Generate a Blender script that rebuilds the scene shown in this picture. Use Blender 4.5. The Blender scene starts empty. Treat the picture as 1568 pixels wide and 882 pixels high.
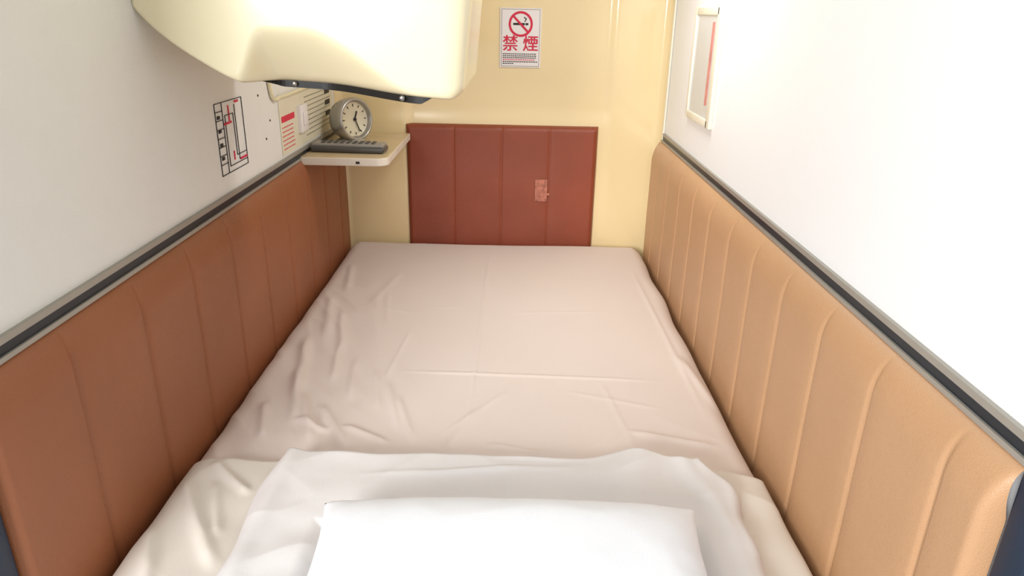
import bpy, bmesh, math
from mathutils import Vector, Matrix, noise
ZC=0.81
XL,XR,YB=-0.546,0.454,2.215
S=bpy.context.scene
COL=S.collection
def lin(c):
    return tuple(((v/255)/12.92 if v/255<=0.04045 else ((v/255+0.055)/1.055)**2.4) for v in c)+(1,)
def mat(name,rgb,rough=0.5,metal=0,nscale=20,var=0.04,bump=0.0,bscale=200,coat=0,spec=0.5,sheen=0,detail=4):
    m=bpy.data.materials.new(name);m.use_nodes=True
    nt=m.node_tree;b=nt.nodes['Principled BSDF']
    tc=nt.nodes.new('ShaderNodeTexCoord')
    n=nt.nodes.new('ShaderNodeTexNoise');n.inputs['Scale'].default_value=nscale;n.inputs['Detail'].default_value=detail
    nt.links.new(tc.outputs['Object'],n.inputs['Vector'])
    r=nt.nodes.new('ShaderNodeValToRGB');c=lin(rgb)
    r.color_ramp.elements[0].position=0.3;r.color_ramp.elements[1].position=0.7
    r.color_ramp.elements[0].color=tuple(v*(1-var) for v in c[:3])+(1,)
    r.color_ramp.elements[1].color=tuple(min(1,v*(1+var)) for v in c[:3])+(1,)
    nt.links.new(n.outputs['Fac'],r.inputs['Fac']);nt.links.new(r.outputs['Color'],b.inputs['Base Color'])
    b.inputs['Roughness'].default_value=rough;b.inputs['Metallic'].default_value=metal
    b.inputs['Coat Weight'].default_value=coat;b.inputs['Coat Roughness'].default_value=0.08
    b.inputs['Specular IOR Level'].default_value=spec
    b.inputs['Sheen Weight'].default_value=sheen
    if bump>0:
        n2=nt.nodes.new('ShaderNodeTexNoise');n2.inputs['Scale'].default_value=bscale;n2.inputs['Detail'].default_value=3
        nt.links.new(tc.outputs['Object'],n2.inputs['Vector'])
        bp=nt.nodes.new('ShaderNodeBump');bp.inputs['Strength'].default_value=bump;bp.inputs['Distance'].default_value=0.002
        nt.links.new(n2.outputs['Fac'],bp.inputs['Height']);nt.links.new(bp.outputs['Normal'],b.inputs['Normal'])
    return m
M=dict(
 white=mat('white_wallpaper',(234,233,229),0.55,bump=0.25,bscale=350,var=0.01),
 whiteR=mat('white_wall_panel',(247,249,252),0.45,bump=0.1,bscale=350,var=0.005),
 cream=mat('cream_gelcoat_plastic',(242,221,172),0.16,var=0.02,nscale=3,coat=0.5,bump=0.03,bscale=8),
 cream2=mat('cream_moulded_plastic',(238,229,194),0.22,var=0.015,nscale=4,coat=0.3),
 creamtrim=mat('cream_trim',(236,230,212),0.35,var=0.02),
 ceil=mat('ceiling_panel',(240,238,230),0.5,var=0.01),
 vinylL=mat('brown_vinyl_left',(152,92,58),0.42,var=0.05,nscale=6,bump=0.3,bscale=600),
 vinylR_lit=mat('brown_vinyl_right_lit',(194,152,114),0.40,var=0.04,nscale=6,bump=0.3,bscale=600),  # same vinyl as the left, paler: stronger light painted into the base colour
 head=mat('red_brown_vinyl',(142,68,44),0.40,var=0.08,nscale=7,bump=0.3,bscale=600),
 alu=mat('aluminium_grey',(165,161,152),0.4,metal=0.3,var=0.03),
 rubber=mat('dark_rubber',(28,36,44),0.4,var=0.1),
 navy=mat('navy_edge_trim',(20,40,62),0.4,var=0.1),
 sheet=mat('pinkish_sheet_cotton',(227,214,206),0.8,var=0.012,nscale=5,bump=0.15,bscale=900,sheen=0.1,spec=0.2),
 blanket=mat('offwhite_cotton',(226,219,209),0.85,var=0.015,nscale=6,bump=0.15,bscale=900,sheen=0.1,spec=0.2),
 duvet=mat('white_duvet_cotton',(226,223,222),0.85,var=0.012,nscale=6,bump=0.15,bscale=900,sheen=0.1,spec=0.2),
 pillow=mat('white_pillow_cotton',(243,246,251),0.85,var=0.01,bump=0.15,bscale=900,sheen=0.1,spec=0.2),
 black=mat('black_plastic',(22,20,20),0.25,var=0.1),
 ink=mat('black_ink',(30,28,30),0.6,var=0.05),
 red=mat('red_ink',(215,32,70),0.5,var=0.03),
 paper=mat('sign_paper',(240,236,236),0.4,var=0.01),
 notice=mat('cream_notice_sheet',(228,222,200),0.45,var=0.03),
 silver=mat('silver_plastic',(175,172,166),0.3,metal=0.6,var=0.03),
 silverD=mat('dark_silver_plastic',(120,118,112),0.35,metal=0.4,var=0.04),
 dial=mat('clock_dial',(224,216,190),0.4,var=0.02),
 shelftop=mat('shelf_laminate',(212,190,152),0.35,var=0.08,nscale=15),
 shelfedge=mat('shelf_edge_band',(232,224,210),0.4,var=0.02),
 phone=mat('charcoal_plastic',(80,78,76),0.35,var=0.05),
 phoneL=mat('grey_plastic',(150,145,138),0.35,var=0.05),
 pane=mat('mirror_pane',(206,209,213),0.12,metal=0.1,var=0.02),
 pink=mat('red_strip',(206,128,124),0.35,var=0.25,nscale=40),  # mottled muted red of the narrow strip on the pane
 tape=mat('clear_tape',(172,104,84),0.12,var=0.35,nscale=90,coat=0.6),
 thread=mat('steel',(150,148,144),0.3,metal=0.9,var=0.02),
 carpet=mat('corridor_floor',(120,105,90),0.8,var=0.1),
)
def mk(name,verts,faces,mats,mi=None,smooth=False,parent=None):
    me=bpy.data.meshes.new(name);me.from_pydata([tuple(v) for v in verts],[],faces);me.update()
    o=bpy.data.objects.new(name,me);COL.objects.link(o)
    for m in (mats if isinstance(mats,(list,tuple)) else [mats]): me.materials.append(m)
    if mi:
        for p,i in zip(me.polygons,mi): p.material_index=i
    if smooth:
        for p in me.polygons: p.use_smooth=True
    if parent: o.parent=parent
    return o
def fixn(o):
    bm=bmesh.new();bm.from_mesh(o.data);bmesh.ops.recalc_face_normals(bm,faces=bm.faces);bm.to_mesh(o.data);bm.free()
def boxes(name,lst,mats,parent=None,bevel=0):
    V=[];F=[];I=[]
    for it in lst:
        lo,hi,mi=it
        n=len(V)
        for x in (lo[0],hi[0]):
            for y in (lo[1],hi[1]):
                for z in (lo[2],hi[2]): V.append((x,y,z+ZC))
        for f in ((0,1,3,2),(4,6,7,5),(0,4,5,1),(2,3,7,6),(0,2,6,4),(1,5,7,3)):
            F.append(tuple(n+i for i in f));I.append(mi)
    o=mk(name,V,F,mats,I,parent=parent)
    if bevel:
        b=o.modifiers.new('bev','BEVEL');b.width=bevel;b.segments=3;b.limit_method='ANGLE'
        for p in o.data.polygons:p.use_smooth=True
    return o
def grid(name,nu,nv,fn,mats,smooth=True,parent=None,flip=False):
    V=[];F=[]
    for j in range(nv+1):
        for i in range(nu+1):
            x,y,z=fn(i/nu,j/nv);V.append((x,y,z+ZC))
    for j in range(nv):
        for i in range(nu):
            a=j*(nu+1)+i;f=(a,a+1,a+nu+2,a+nu+1)
            F.append(f[::-1] if flip else f)
    return mk(name,V,F,mats,smooth=smooth,parent=parent)
def lathe(name,prof,mats,mtx,seg=48,parent=None,mis=None):
    V=[];F=[];I=[]
    for (r,h) in prof:
        for k in range(seg):
            a=2*math.pi*k/seg;V.append(mtx@Vector((r*math.cos(a),r*math.sin(a),h)))
    for j in range(len(prof)-1):
        for k in range(seg):
            k2=(k+1)%seg
            F.append((j*seg+k,j*seg+k2,(j+1)*seg+k2,(j+1)*seg+k));I.append(mis[j] if mis else 0)
    F.append(tuple(range(seg))[::-1]);I.append(0)
    n=(len(prof)-1)*seg;F.append(tuple(n+k for k in range(seg)));I.append(mis[-1] if mis else 0)
    return mk(name,V,F,mats,I,smooth=True,parent=parent)
def ss(a,b,x):
    t=max(0,min(1,(x-a)/(b-a)));return t*t*(3-2*t)
def nz(x,y,z=0): return noise.noise(Vector((x,y,z)))

# ---------------- shell
ZF=-ZC; ZCEIL=0.36; Y0=0.50
RT,RB=-.331,-.357   # rail top / bottom
boxes('floor',[((XL-.04,Y0-.1,ZF-.03),(XR+.04,YB+.06,ZF),0)],[M['creamtrim']])
boxes('ceiling',[((XL-.04,Y0-.0,ZCEIL),(XR+.04,YB+.06,ZCEIL+.03),0)],[M['ceil']])
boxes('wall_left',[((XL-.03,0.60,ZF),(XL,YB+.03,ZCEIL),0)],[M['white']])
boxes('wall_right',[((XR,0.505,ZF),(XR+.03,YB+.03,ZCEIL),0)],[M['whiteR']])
def bw(u,v):
    x=XL+(XR-XL)*u; z=ZF+(ZCEIL-ZF)*v
    b=0.007*ss(.265,.300,x)+0.004*(1-ss(-.330,-.270,z))*(1-ss(.265,.300,x))
    b+=0.010*(1-ss(-.345,-.315,x))
    d=XR-x; r=.03
    if d<r: b+= r-math.sqrt(max(0,r*r-(r-d)**2))
    d=x-XL
    if d<r: b+= r-math.sqrt(max(0,r*r-(r-d)**2))
    return (x,YB-b,z)
o=grid('wall_back',200,200,bw,[M['cream']],flip=False)
sm=o.modifiers.new('s','SOLIDIFY');sm.thickness=0.02;sm.offset=-1
boxes('trim_1',[((XR-.007,YB-.048,-.70),(XR-.0005,YB-.036,ZCEIL),0)],[M['creamtrim']],bevel=.002)

# rails
def rail(name,x,s,y0):
    a,b=RT-.008,RB+.006
    return boxes(name,[((min(x,x+s*.006),y0,a),(max(x,x+s*.006),YB-.035,RT),0),
      ((min(x,x+s*.005),y0,b),(max(x,x+s*.005),YB-.035,a),1),
      ((min(x,x+s*.008),y0,RB),(max(x,x+s*.008),YB-.035,b),0)],[M['alu'],M['rubber']])
rail('trim_2',XL,1,.605);rail('trim_3',XR,-1,.51)
boxes('trim_4',[((XL-.03,.57,ZF),(XL+.012,.605,RB),0)],[M['navy']],bevel=.004)
boxes('trim_5',[((XR-.012,.475,ZF),(XR+.03,.512,RB),0)],[M['navy']],bevel=.004)

# padded panels
def pad(name,x,s,y0,y1,seam0,sp,depth,m):
    zt=RB;zb=-.80
    def fn(u,v):
        y=y0+(y1-y0)*u
        t=v**1.6; z=zt+(zb-zt)*t
        q=min(1,(zt-z)/.055); p=depth*math.sqrt(max(0,1-(1-q)**2))
        k=(y-seam0)/sp; fr=abs(k-round(k))*sp
        g=-.0045*math.exp(-(fr/.0035)**2)-.002*math.exp(-(fr/.016)**2)
        e=min(y-y0,y1-y); r=.012
        if e<r: g-= (depth)*(1-math.sqrt(max(0,1-(1-e/r)**2)))*.8
        g+=.001*nz(y*6,z*6,x)
        return (x+s*max(.001,(p+g*q+ .004*q)),y,z)
    return grid(name,620,60,fn,[m],flip=(s>0))
pad('padded_wall_panel',XL,1,.607,YB-.03,.758,.166,.018,M['vinylL'])
pad('padded_wall_panel.001',XR,-1,.514,YB-.03,.584,.1495,.028,M['vinylR_lit'])

# headboard
hx0,hx1,hz0,hz1=-.338,.256,-.76,-.322
def hb(u,v):
    x=hx0+(hx1-hx0)*u; z=hz0+(hz1-hz0)*v
    e=min(x-hx0,hx1-x,hz1-z); r=.016
    t=min(1,e/r); p=.022*math.sqrt(max(0,1-(1-t)**2))
    w=(hx1-hx0)/4;k=(x-hx0)/w;fr=abs(k-round(k))*w
    if 0.5<k<3.5: p-=.002*math.exp(-(fr/.003)**2)+.001*math.exp(-(fr/.012)**2)
    p+=.001*nz(x*9,z*9)
    return (x,YB-.004-max(.0,p),z)
ho=grid('padded_headboard',280,160,hb,[M['head']])
boxes('tape_patch',[((.066,YB-.0295,-.555),(.104,YB-.0275,-.485),0),((.07,YB-.0305,-.535),(.112,YB-.0293,-.528),0)],[M['tape']],parent=ho)

# ---------------- bedding
BZ=-.69
bx0,bx1,by0,by1=-.513,.414,.30,2.178
def ridge(d,w): return math.exp(-(d/w)**2)
def seg(x,y,ax,ay,bx,by):
    p=Vector((x,y));a=Vector((ax,ay));b=Vector((bx,by));ab=b-a
    t=max(0,min(1,(p-a).dot(ab)/ab.length_squared));q=a+ab*t
    return (p-q).length,t
CRE=[(-.075,1.05,-.070,2.12,.0022,.004),(-.26,1.29,.33,1.265,.0018,.005),(.345,1.95,.365,1.10,.0025,.006),
 (-.23,1.5,-.255,1.22,.0025,.005),(-.25,1.26,-.19,1.05,.003,.007),(-.28,1.3,-.24,1.12,.003,.007),(-.06,1.15,-.11,.99,.003,.010),
 (.18,1.27,.22,1.0,.0015,.006),(-.12,1.05,.0,1.22,.0015,.006),(.2,1.08,.37,1.03,.004,.008),(-.4,1.2,-.33,1.0,.007,.011),(-.36,1.16,-.27,1.0,.006,.010),(-.46,1.45,-.40,1.15,.007,.012),
 (-.47,1.7,-.41,1.42,.006,.012),(.25,1.62,-.02,1.60,.0006,.005),(-.35,1.62,-.22,1.58,.001,.006),(.36,1.4,.40,1.15,.005,.011),(-.31,1.9,-.36,1.6,.002,.011),
 (-.30,1.08,-.20,1.02,.006,.008),(-.33,1.35,-.30,1.15,.005,.009),(-.42,1.6,-.36,1.35,.006,.010),(-.05,1.03,.08,1.0,.003,.007),
 (-.39,1.10,-.31,1.05,.005,.008),(-.22,1.2,-.16,1.02,.003,.007),(-.44,1.3,-.38,1.06,.006,.010),(-.33,1.75,-.29,1.5,.002,.008),(-.2,1.62,-.12,1.63,.0008,.004),(.1,1.22,.3,1.15,.001,.006),
 (-.46,1.16,-.42,1.02,.006,.009),(-.38,1.42,-.35,1.22,.005,.008),(-.47,1.95,-.43,1.7,.005,.010)]
def sheetz(x,y):
    z=BZ
    lm=1-ss(-.42,-.15,x)
    vis=ss(.93,.97,y)
    w=.003*nz(x*3,y*2.2)+.002*nz(x*10+y*5,y*3.5,3)*(0.2+lm)
    w+=.0025*lm*(1-abs(nz(x*16+y*9,y*5-x*3,7))*3)*(1-ss(1.6,2.0,y))
    nm=(1-ss(1.0,1.2,y))
    w+=.0014*nm*(1-abs(nz(x*9+y*4,y*7,5))*3)
    for ax,ay,bx,by,h,wd in CRE:
        if min(ax,bx)-.04<x<max(ax,bx)+.04 and min(ay,by)-.04<y<max(ay,by)+.04:
            d,t=seg(x,y,ax,ay,bx,by); f=ss(0,.25,t)*(1-ss(.75,1,t)) if 0<t<1 else 0
            w+=h*ridge(d,wd)*f
    return z+w*vis-.006*(1-vis)
def mfn(u,v):
    y=by0+(by1-by0)*v
    R=.05;dd=by1-y
    ins=R-math.sqrt(max(0,R*R-(R-dd)**2)) if dd<R else 0
    wob=.006*nz(y*5,1.3)
    x0=bx0+ins+wob*.6-.004;x1=bx1-ins-.004+.006*nz(y*6,9)
    s=-0.03+1.06*u
    uu=max(0,min(1,s))
    x=x0+(x1-x0)*uu
    e=min(x-x0,x1-x,dd);r=.04
    z=sheetz(x,y)
    if e<r: z-= (r-math.sqrt(max(0,r*r-(r-e)**2)))*.9
    if s<0: z-= -s/.03*.06
    if s>1: z-= (s-1)/.03*.06
    return (x,y,z)
mo=grid('mattress',300,620,mfn,[M['sheet']])
core=boxes('foam_core',[((bx0+.012,by0+.01,ZF+.002),(bx1-.012,by1-.012,BZ-.05),0),],[M['blanket']],parent=mo,bevel=.01)

def layer(name,xf0,xf1,y0,yf,base,th,r,m,extra,nu=260,nv=220,parent=None):
    P=[];B=[]
    xa,xb=xf0(.8),xf1(.8)
    for j in range(nv+1):
        for i in range(nu+1):
            u=i/nu;v=j/nv
            xx=xa+(xb-xa)*u
            y=y0+(yf(xx)-y0)*v
            x=xf0(y)+(xf1(y)-xf0(y))*u
            e=min(x-xf0(y),xf1(y)-x,yf(xx)-y,y-y0)
            t=min(1,max(0,e/r));p=math.sqrt(max(0,1-(1-t)**2))
            b=base(x,y)
            P.append((x,y,b+th*p+extra(x,y)*p+ZC));B.append((x,y,b+ZC-.0003))
    F=[];n=len(P)
    for j in range(nv):
        for i in range(nu):
            a=j*(nu+1)+i;F.append((a,a+1,a+nu+2,a+nu+1));F.append((n+a+nu+1,n+a+nu+2,n+a+1,n+a))
    ring=[i for i in range(nu+1)]+[j*(nu+1)+nu for j in range(1,nv+1)]+[nv*(nu+1)+i for i in range(nu-1,-1,-1)]+[j*(nu+1) for j in range(nv-1,0,-1)]
    for k in range(len(ring)):
        a=ring[k];b=ring[(k+1)%len(ring)];F.append((a,n+a,n+b,b))
    return mk(name,P+B,F,[m],smooth=True,parent=parent)
def bext(x,y):
    k=1-ss(-.385,-.34,x)+ss(.30,.345,x)
    k=min(1,max(k,ss(.93,.95,y)))
    w=.003*(1-abs(nz(x*7+y*5,y*8,2))*3)+.002*nz(x*20,y*14,4)
    for q in ((-.50,.90,-.37,.70,.007,.009),(-.47,.94,-.38,.86,.006,.007),(-.50,.80,-.42,.62,.006,.010),(-.45,.90,-.39,.76,.004,.007)):
        d,t=seg(x,y,*q[:4]); w+=q[4]*ridge(d,q[5])*(ss(0,.2,t)*(1-ss(.8,1,t)))
    return w*k-.003*(1-k)
blx0=lambda y:-.515+.004*nz(y*12,2)
blx1=lambda y:.411
byf=lambda x:.958+.010*nz(x*7,4)-.02*ss(.30,.40,x)
def bbase(x,y):
    e=min(x-bx0,bx1-x);r=.04
    return BZ-.001-(0 if e>r else (r-math.sqrt(max(0,r*r-(r-max(0,e))**2)))*.7)
PY=.582
def pillowpress(x,y):
    a=(x-.003)/.245;b=(y-PY)/.178
    return 1-ss(.90,1.10,max(abs(a),abs(b)))
def dext(x,y):
    k=1-pillowpress(x,y)
    z=.003*(1-abs(nz(x*6,y*9,12))*3)
    z+=.010*math.exp(-((x-.20-.3*(y-.93))/.035)**2)*ss(.6,.92,y)
    z+=.006*math.exp(-((x-.27+.2*(y-.93))/.015)**2)*ss(.75,.9,y)
    z+=.004*math.exp(-((y-.895-.1*x)/.006)**2)*(1-ss(.0,.2,abs(x+.05)))
    z+=.003*math.exp(-((y-.925-.06*x)/.005)**2)*(1-ss(.0,.12,abs(x-.05)))
    z+=.0015*nz(x*22,y*22,1)
    z+=.010*math.exp(-((x+.335)/.016)**2)*(.6+nz(y*9,3))
    z+=.006*math.exp(-((x-.30)/.012)**2)*(.5+nz(y*9,8))
    return z*k-.022*(1-k)
dx0=lambda y:-.362+.012*nz(y*9,7)
dx1=lambda y:.335+.014*nz(y*11,5)-.03*ss(.85,.95,y)
dyf=lambda x:.945+.008*nz(x*8,14)+.012*math.exp(-((x-.22)/.05)**2)
dv=layer('folded_duvet',dx0,dx1,.40,dyf,lambda x,y:BZ+.017,.030,.020,M['duvet'],dext)
layer('lower_fold',blx0,blx1,.40,byf,bbase,.018,.016,M['blanket'],bext,parent=dv)

# pillow
def pil(sgn):
    def fn(u,v):
        a=2*u-1;b=2*v-1
        px=.240*a*(1-.06*(1-b*b)*(abs(a)**3)) ; py=.172*b*(1-.075*(1-a*a)*(abs(b)**3))
        f=(max(0,1-abs(a)**2.6)*max(0,1-abs(b)**2.6))**.45
        h=(.068 if sgn>0 else .055)*f
        edge=.002*nz(px*30,py*30,8)*(1-f)
        wr=.0012*(1-abs(nz(px*10,py*10,6))*3)*f
        cz=.004*(abs(a)*abs(b))**5
        return (.003+px,PY-.004+py+.001*nz(px*15,1),-.602+sgn*(h+.0012)+edge+(wr if sgn>0 else 0)+cz)
    return fn
V=[];F=[];N=110;Mv=90
for sg in (1,-1):
    off=len(V);f=pil(sg)
    for j in range(Mv+1):
        for i in range(N+1):
            x,y,z=f(i/N,j/Mv);V.append((x,y,z+ZC))
    for j in range(Mv):
        for i in range(N):
            a=off+j*(N+1)+i;q=(a,a+1,a+N+2,a+N+1);F.append(q if sg>0 else q[::-1])
tot=(N+1)*(Mv+1)
ring=[i for i in range(N+1)]+[j*(N+1)+N for j in range(1,Mv+1)]+[Mv*(N+1)+i for i in range(N-1,-1,-1)]+[j*(N+1) for j in range(Mv-1,0,-1)]
for k in range(len(ring)):
    a=ring[k];b=ring[(k+1)%len(ring)];F.append((a,a+tot,b+tot,b))
mk('pillow',V,F,[M['pillow']],smooth=True)

# ---------------- television housing
def hxl(z):
    if z>0: return XL+.001
    t=min(1.2,(-z)/.104); return XL+.001+.136*(t**1.5)
def hxr(z):
    return -.080+.012*min(1,(z+.12)/.14)+.03*max(0,z-.02)
def hzb(u):
    base=-.104-.020*u
    if u>.92: base+=.014*((u-.92)/.08)**2.5
    return base
def front(u,v):
    zt=ZCEIL;zb=hzb(u)
    z=zt+(zb-zt)*(v**.6)
    x=hxl(z)+(hxr(z)-hxl(z))*u
    yb=1.07
    l=ss(-.425,-.365,x); r=1-ss(-.31,-.115,x)
    zc=-.130+.096*min(l,r)
    d=max(0,zc-z+.008)
    rec=1.15*(d*d/(d+.014))
    y=yb+rec
    y-=.10*max(0,z-.02)
    dr=hxr(z)-x;rr=.030
    if dr<rr: y+=rr-math.sqrt(max(0,rr*rr-(rr-dr)**2))
    dl=x-hxl(z)
    if z<.0 and dl<.010: y+=(.010-math.sqrt(max(0,.0001-(.010-dl)**2)))*.8*min(1,-z/.02)
    db=z-zb
    if db<.014: y+=.8*(.014-math.sqrt(max(0,.000196-(.014-db)**2)))
    return x,y,z
NU,NV=120,110
V=[];F=[]
for j in range(NV+1):
    for i in range(NU+1):
        x,y,z=front(i/NU,j/NV);V.append((x,y,z+ZC))
for j in range(NV):
    for i in range(NU):
        a=j*(NU+1)+i;F.append((a,a+NU+1,a+NU+2,a+1))
ring=[j*(NU+1) for j in range(NV+1)]+[NV*(NU+1)+i for i in range(1,NU+1)]+[j*(NU+1)+NU for j in range(NV-1,-1,-1)]+[i for i in range(NU-1,0,-1)]
n0=len(V)
for k in ring:
    x,y,z=V[k];V.append((x,1.44,z))
L=len(ring)
for k in range(L):
    F.append((ring[k],n0+k,n0+(k+1)%L,ring[(k+1)%L]) )
F.append(tuple(n0+k for k in range(L)))
tv=mk('television_housing',V,F,[M['cream2']],smooth=True)
fixn(tv)
Vb=[];Fb=[];nb=60
for i in range(nb+1):
    u=.05+.80*i/nb
    x,y,z=front(u,1)
    hh=.012*min(1,math.sin(math.pi*min(1,max(0,(i/nb)))) *4+.1)
    for (yy,zz) in ((y-.001,z+.002),(y-.001,z-hh+.002),(1.43,z-hh),(1.43,z+.002)): Vb.append((x,yy,zz+ZC))
for i in range(nb):
    for k in range(4):
        a=i*4+k;b=i*4+(k+1)%4;Fb.append((a,b,b+4,a+4))
Fb.append((0,1,2,3));Fb.append(tuple(nb*4+k for k in (3,2,1,0)))
fixn(mk('screen_bezel',Vb,Fb,[M['black']],parent=tv))
for i,u in enumerate((.16,.70)):
    x,y,z=front(u,1)
    lathe('knob_%d'%i,[(.003,0),(.0042,.001),(.0042,.007),(.002,.008)],[M['thread']],Matrix.Translation((x,y-.001,z-.004+ZC))@Matrix.Rotation(math.pi/2,4,'X'),20,parent=tv)

# ---------------- shelf
def shelf():
    x0,x1,y0,y1=XL+.001,-.322,1.775,YB-.030
    r=.03;pts=[(x0,y1),(x0,y0)]
    for k in range(9):
        a=-math.pi/2+math.pi/2*k/8;pts.append((x1-r+r*math.cos(a),y0+r+r*math.sin(a)))
    pts.append((x1,y1));n=len(pts);V=[];F=[];I=[]
    for z in (-.349,-.370):
        for p in pts:V.append((p[0],p[1],z+ZC))
    F.append(tuple(range(n)));I.append(0);F.append(tuple(range(n,2*n))[::-1]);I.append(1)
    for k in range(n):
        k2=(k+1)%n;F.append((k,n+k,n+k2,k2));I.append(1)
    o=mk('corner_shelf',V,F,[M['shelftop'],M['shelfedge']],I)
    b=o.modifiers.new('b','BEVEL');b.width=.003;b.segments=2;b.limit_method='ANGLE'
    return o
sh=shelf()
boxes('support_bracket',[((XL+.022,1.90,-.385),(-.44,2.15,-.370),0),((-.402,1.7735,-.364),(-.392,1.776,-.358),1)],[M['shelfedge'],M['ink']],parent=sh,bevel=.001)

# ---------------- alarm clock
cp=Vector((-.460,2.02,-.349+.061+ZC))
ax=Vector((.80,-.60,.10)).normalized()
side=Vector((0,0,1)).cross(ax).normalized();up=ax.cross(side)
MT=Matrix((( side.x,up.x,ax.x,cp.x),(side.y,up.y,ax.y,cp.y),(side.z,up.z,ax.z,cp.z),(0,0,0,1)))
clk=lathe('alarm_clock',[(.020,-.056),(.040,-.050),(.052,-.036),(.058,-.015),(.060,.008),(.059,.018),(.055,.022),(.051,.020),(.048,.010),(.0475,.009)],[M['silver'],M['dial']],MT,64,mis=[0]*8+[0,1])
def onface(name,ang,l0,l1,w,h,m,th=.0015):
    c,s=math.cos(ang),math.sin(ang)
    V=[]
    for hz in (h,h+th):
        for (a,b) in ((l0,-w),(l1,-w),(l1,w),(l0,w)):
            V.append(MT@Vector((a*c-b*s,a*s+b*c,hz)))
    mk(name,V,[(0,3,2,1),(4,5,6,7),(0,1,5,4),(1,2,6,5),(2,3,7,6),(3,0,4,7)],[m],parent=clk)
for k in range(12): onface('tick_%d'%k,k*math.pi/6,.035,.042,.0012,.0095,M['ink'],.0008)
onface('hour_hand',math.radians(65),-.004,.024,.0018,.011,M['ink'])
onface('minute_hand',math.radians(-70),-.006,.036,.0013,.0125,M['ink'])
lathe('hub',[(.004,.0),(.004,.005),(.002,.006)],[M['ink']],MT@Matrix.Translation((0,0,.010)),16,parent=clk)
lathe('foot',[(.040,0),(.040,.004),(.030,.010),(.022,.016)],[M['silver']],Matrix.Translation((cp.x-.006,cp.y+.002,-.3485+ZC)),32,parent=clk)

# ---------------- remote / controller
def rbox(name,c,sx,sy,sz,rot,m,parent=None,bev=.005,tilt=0):
    V=[(a*sx/2,b*sy/2,d*sz/2) for a in(-1,1) for b in(-1,1) for d in(-1,1)]
    R=Matrix.Translation((c[0],c[1],c[2]+ZC))@Matrix.Rotation(rot,4,'Z')@Matrix.Rotation(tilt,4,'X')
    V=[R@Vector(v) for v in V]
    o=mk(name,V,[(0,1,3,2),(4,6,7,5),(0,4,5,1),(2,3,7,6),(0,2,6,4),(1,5,7,3)],[m],parent=parent,smooth=True)
    b=o.modifiers.new('b','BEVEL');b.width=bev;b.segments=4;b.limit_method='ANGLE'
    return o
rc=rbox('remote_control',(-.436,1.865,-.3405),.194,.062,.016,-.05,M['phone'],bev=.006)
rbox('top_shell',(-.436,1.867,-.331),.188,.050,.010,-.05,M['phoneL'],rc,.004)
for i in range(9):
    for j in range(3):
        rbox('button_%d_%d'%(i,j),(-.503+i*.0165,1.853+j*.013-.05*(i*.0165-.067),-.3252),.010,.007,.004,-.05,M['phone'],rc,.0015)

# ---------------- no smoking sign
yy=YB
sg=boxes('no_smoking_sign',[((-.051,yy-.0035,-.152),(.070,yy-.0005,.014),0),
  ((-.047,yy-.0040,-.149),(.066,yy-.0034,.011),1),((-.0455,yy-.0045,-.1475),(.0645,yy-.0039,.0095),0)],[M['paper'],M['phoneL']])
def ringy(name,cx,cz,r0,r1,y,m,parent,seg=48):
    V=[];F=[]
    for k in range(seg):
        a=2*math.pi*k/seg
        for r in(r0,r1):V.append((cx+r*math.cos(a),y,cz+r*math.sin(a)+ZC))
    for k in range(seg):
        k2=(k+1)%seg;F.append((2*k,2*k+1,2*k2+1,2*k2))
    mk(name,V,F,[m],parent=parent)
def poly(name,pts,y,m,parent): mk(name,[(p[0],y,p[1]+ZC) for p in pts],[tuple(range(len(pts)))],[m],parent=parent)
cx,cz=.0095,-.030
poly('cigarette',[(cx-.022,cz-.003),(cx+.012,cz-.003),(cx+.012,cz+.003),(cx-.022,cz+.003)],yy-.0050,M['ink'],sg)
poly('filter',[(cx+.014,cz-.003),(cx+.022,cz-.003),(cx+.022,cz+.003),(cx+.014,cz+.003)],yy-.0050,M['ink'],sg)
poly('smoke',[(cx+.010,cz+.006),(cx+.013,cz+.006),(cx+.018,cz+.015),(cx+.010,cz+.020),(cx+.008,cz+.018),(cx+.014,cz+.014)],yy-.0050,M['ink'],sg)
ringy('ban_ring',cx,cz,.029,.0355,yy-.0054,M['red'],sg)
a=math.radians(135);c,s=math.cos(a),math.sin(a)
poly('ban_bar',[(cx+c*l-s*w,cz+s*l+c*w) for l,w in((-.031,-.003),(.031,-.003),(.031,.003),(-.031,.003))],yy-.0056,M['red'],sg)
def txt(name,body,size,loc,rot,m,parent):
    cu=bpy.data.curves.new(name,'FONT');cu.body=body;cu.size=size;cu.align_x='CENTER';cu.align_y='CENTER'
    o=bpy.data.objects.new(name,cu);COL.objects.link(o);o.location=(loc[0],loc[1],loc[2]+ZC);o.rotation_euler=rot
    cu.materials.append(m);o.parent=parent;return o
for i,(ox,oz) in enumerate(((0,0),(.0011,0),(.0006,.0007),(-.0003,.0007))):
    txt('kanji_text_%d'%i,'禁 煙',.047,(cx+ox,yy-.0052-.0001*i,-.087+oz),(math.pi/2,0,0),M['red'],sg)
L=[]
for k in range(6):
    z=-.1135-.0055*k;x=-.042;ln=[.092,.100,.100,.095,.100,.028][k]
    while x<-.042+ln:
        w=.004+.004*abs(nz(k*3.1,x*90));L.append(((x,yy-.0052,z-.0012),(min(x+w,.061),yy-.0046,z+.0012),0 if k!=3 else 1));x+=w+.0016
boxes('small_print',L,[M['ink'],M['red']],parent=sg)

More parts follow.
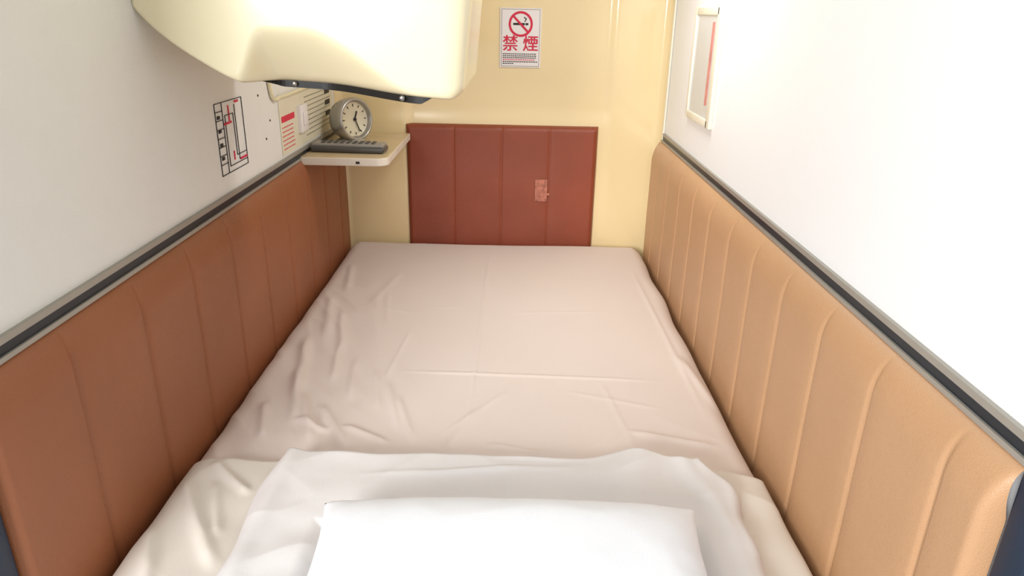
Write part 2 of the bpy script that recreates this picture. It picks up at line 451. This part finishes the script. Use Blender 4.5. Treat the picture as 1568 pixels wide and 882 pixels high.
# ---------------- floor plan diagram on left wall
X=XL+.0015
def L_(y0,z0,y1,z1,m=0,w=.0012):
    return ((XL+.0003,min(y0,y1)-w/2,min(z0,z1)-w/2),(X,max(y0,y1)+w/2,max(z0,z1)+w/2),m)
A,B,C_,D=1.302,1.435,-.296,-.165
L=[L_(A,D,B,D),L_(A,C_,B,C_),L_(A,D,A,C_),L_(B,D,B,C_),
 L_(1.335,D,1.335,C_),L_(1.345,-.19,1.345,-.285),L_(1.385,-.19,1.385,-.27),L_(1.395,-.175,1.395,-.28),
 L_(1.345,-.19,1.385,-.19),L_(1.345,-.285,1.435,-.285),L_(1.385,-.27,1.43,-.27),
 L_(1.365,-.175,1.365,-.20,1,.004),L_(1.34,-.205,1.372,-.205,1,.004),L_(1.40,-.280,1.432,-.280,1,.004),L_(1.37,-.275,1.37,-.262,1,.004),L_(1.40,-.17,1.415,-.17,1,.004)]
for k in range(7): L.append(L_(A,-.18-.016*k,1.335,-.18-.016*k))
for k in range(4): L.append(L_(1.312,-.19-.025*k,1.318,-.19-.025*k,0,.006))
fp=boxes('floor_plan_diagram',L,[M['ink'],M['red']])
boxes('wall_screw',[((XL+.0003,1.555,-.27),(X,1.559,-.266),0),((XL+.0003,1.53,-.175),(X,1.534,-.171),0),((XL+.0003,1.59,-.235),(X,1.594,-.231),0)],[M['ink']])

L=[((XL+.0003,1.655,-.325),(XL+.002,2.14,-.195),0)]
for k in range(9):
    z=-.212-.012*k
    y=1.86
    while y<2.11:
        w=.006+.008*abs(nz(k*2.3,y*60)); L.append(((XL+.002,y,z-.0013),(XL+.0026,min(y+w,2.13),z+.0013),3)); y+=w+.006
for k in range(6):
    z=-.262-.010*k;y=1.665
    while y<1.75:
        w=.006+.008*abs(nz(k*2.3,y*60)); L.append(((XL+.002,y,z-.0012),(XL+.0026,min(y+w,1.76),z+.0012),2)); y+=w+.004
L.append(((XL+.002,1.665,-.25),(XL+.0028,1.765,-.236),2))
for k in range(3):L.append(((XL+.002,2.06,-.225-.03*k),(XL+.0032,2.11,-.212-.03*k),1))
nt_=boxes('instruction_notice',L,[M['notice'],M['ink'],M['red'],M['silverD']])
boxes('light_switch',[((XL+.0005,1.79,-.292),(XL+.012,1.85,-.225),0),((XL+.012,1.805,-.275),(XL+.016,1.835,-.243),0)],[M['paper']],bevel=.003)
def tube(name,pts,r,m):
    cu=bpy.data.curves.new(name,'CURVE');cu.dimensions='3D';cu.bevel_depth=r;cu.bevel_resolution=4
    sp=cu.splines.new('BEZIER');sp.bezier_points.add(len(pts)-1)
    for b,p in zip(sp.bezier_points,pts):
        b.co=(p[0],p[1],p[2]+ZC);b.handle_left_type=b.handle_right_type='AUTO'
    cu.materials.append(m);o=bpy.data.objects.new(name,cu);COL.objects.link(o);return o
tube('cable_conduit',[(XL+.005,1.60,-.10),(XL+.005,1.60,-.165),(XL+.005,1.615,-.188),(XL+.005,1.66,-.190),(XL+.006,1.9,-.188),(XL+.006,2.15,-.186)],.0045,M['cream2'])

# ---------------- wall mirror on the right wall
y0,y1,z0,z1=1.655,1.895,-.243,.022
t=.010;w=.018
fr=boxes('wall_mirror',[((XR-t,y0,z0),(XR,y0+w*1.6,z1),0),((XR-t,y1-w,z0),(XR,y1,z1),0),((XR-t,y0+w,z0),(XR,y1-w,z0+w),0),((XR-t,y0+w,z1-w),(XR,y1-w,z1),0)],[M['creamtrim']],bevel=.002)
boxes('mirror_pane',[((XR-.006,y0+w,z0+w),(XR-.002,y1-w,z1-w),0),((XR-.0068,y0+w*1.6+.024,-.195),(XR-.006,y0+w*1.6+.044,-.01),1)],[M['pane'],M['pink']],parent=fr)

# ---------------- corridor surroundings (outside the pod)
boxes('corridor_floor',[((-2.5,-2.5,ZF-.06),(2.5,.40,ZF-.03),0)],[M['carpet']])

# ---------------- light
def area(name,loc,target,sx,sy,p,col):
    l=bpy.data.lights.new(name,'AREA');l.shape='RECTANGLE';l.size=sx;l.size_y=sy;l.energy=p;l.color=col
    o=bpy.data.objects.new(name,l);COL.objects.link(o);o.location=loc
    o.rotation_euler=(Vector(target)-Vector(loc)).to_track_quat('-Z','Y').to_euler();return o
area('assumed_entrance_light',(-1.35,-2.0,1.35),(.15,1.5,.55),1.3,1.0,122,(1,.995,.985))  # assumed main light: unseen area lamp added behind the camera, no window modelled
lf=boxes('added_lamp_case',[((.06,1.55,.345),(.36,1.71,ZCEIL),0)],[M['creamtrim']],bevel=.004)  # unseen fixture, added to house the fill light
area('far_end_fill',(.21,1.63,.340+ZC),(.21,1.63,0),.28,.12,3.2,(1,.985,.96))  # fill light added out of view to brighten the far end
w=bpy.data.worlds.new('World');S.world=w;w.use_nodes=True
w.node_tree.nodes['Background'].inputs[0].default_value=(.93,.965,1,1)
w.node_tree.nodes['Background'].inputs[1].default_value=0.95

# ---------------- camera
cam=bpy.data.cameras.new('Camera');co=bpy.data.objects.new('Camera',cam);COL.objects.link(co)
cam.lens=24.8;cam.sensor_width=36;cam.clip_start=.01
co.matrix_world=Matrix.Translation((0,0,ZC))@Matrix.Rotation(math.radians(90-21.3),4,'X')@Matrix.Rotation(math.radians(1.2),4,'Z')
S.camera=co
S.view_settings.view_transform='Standard'
S.view_settings.look='None'
S.view_settings.exposure=0.0
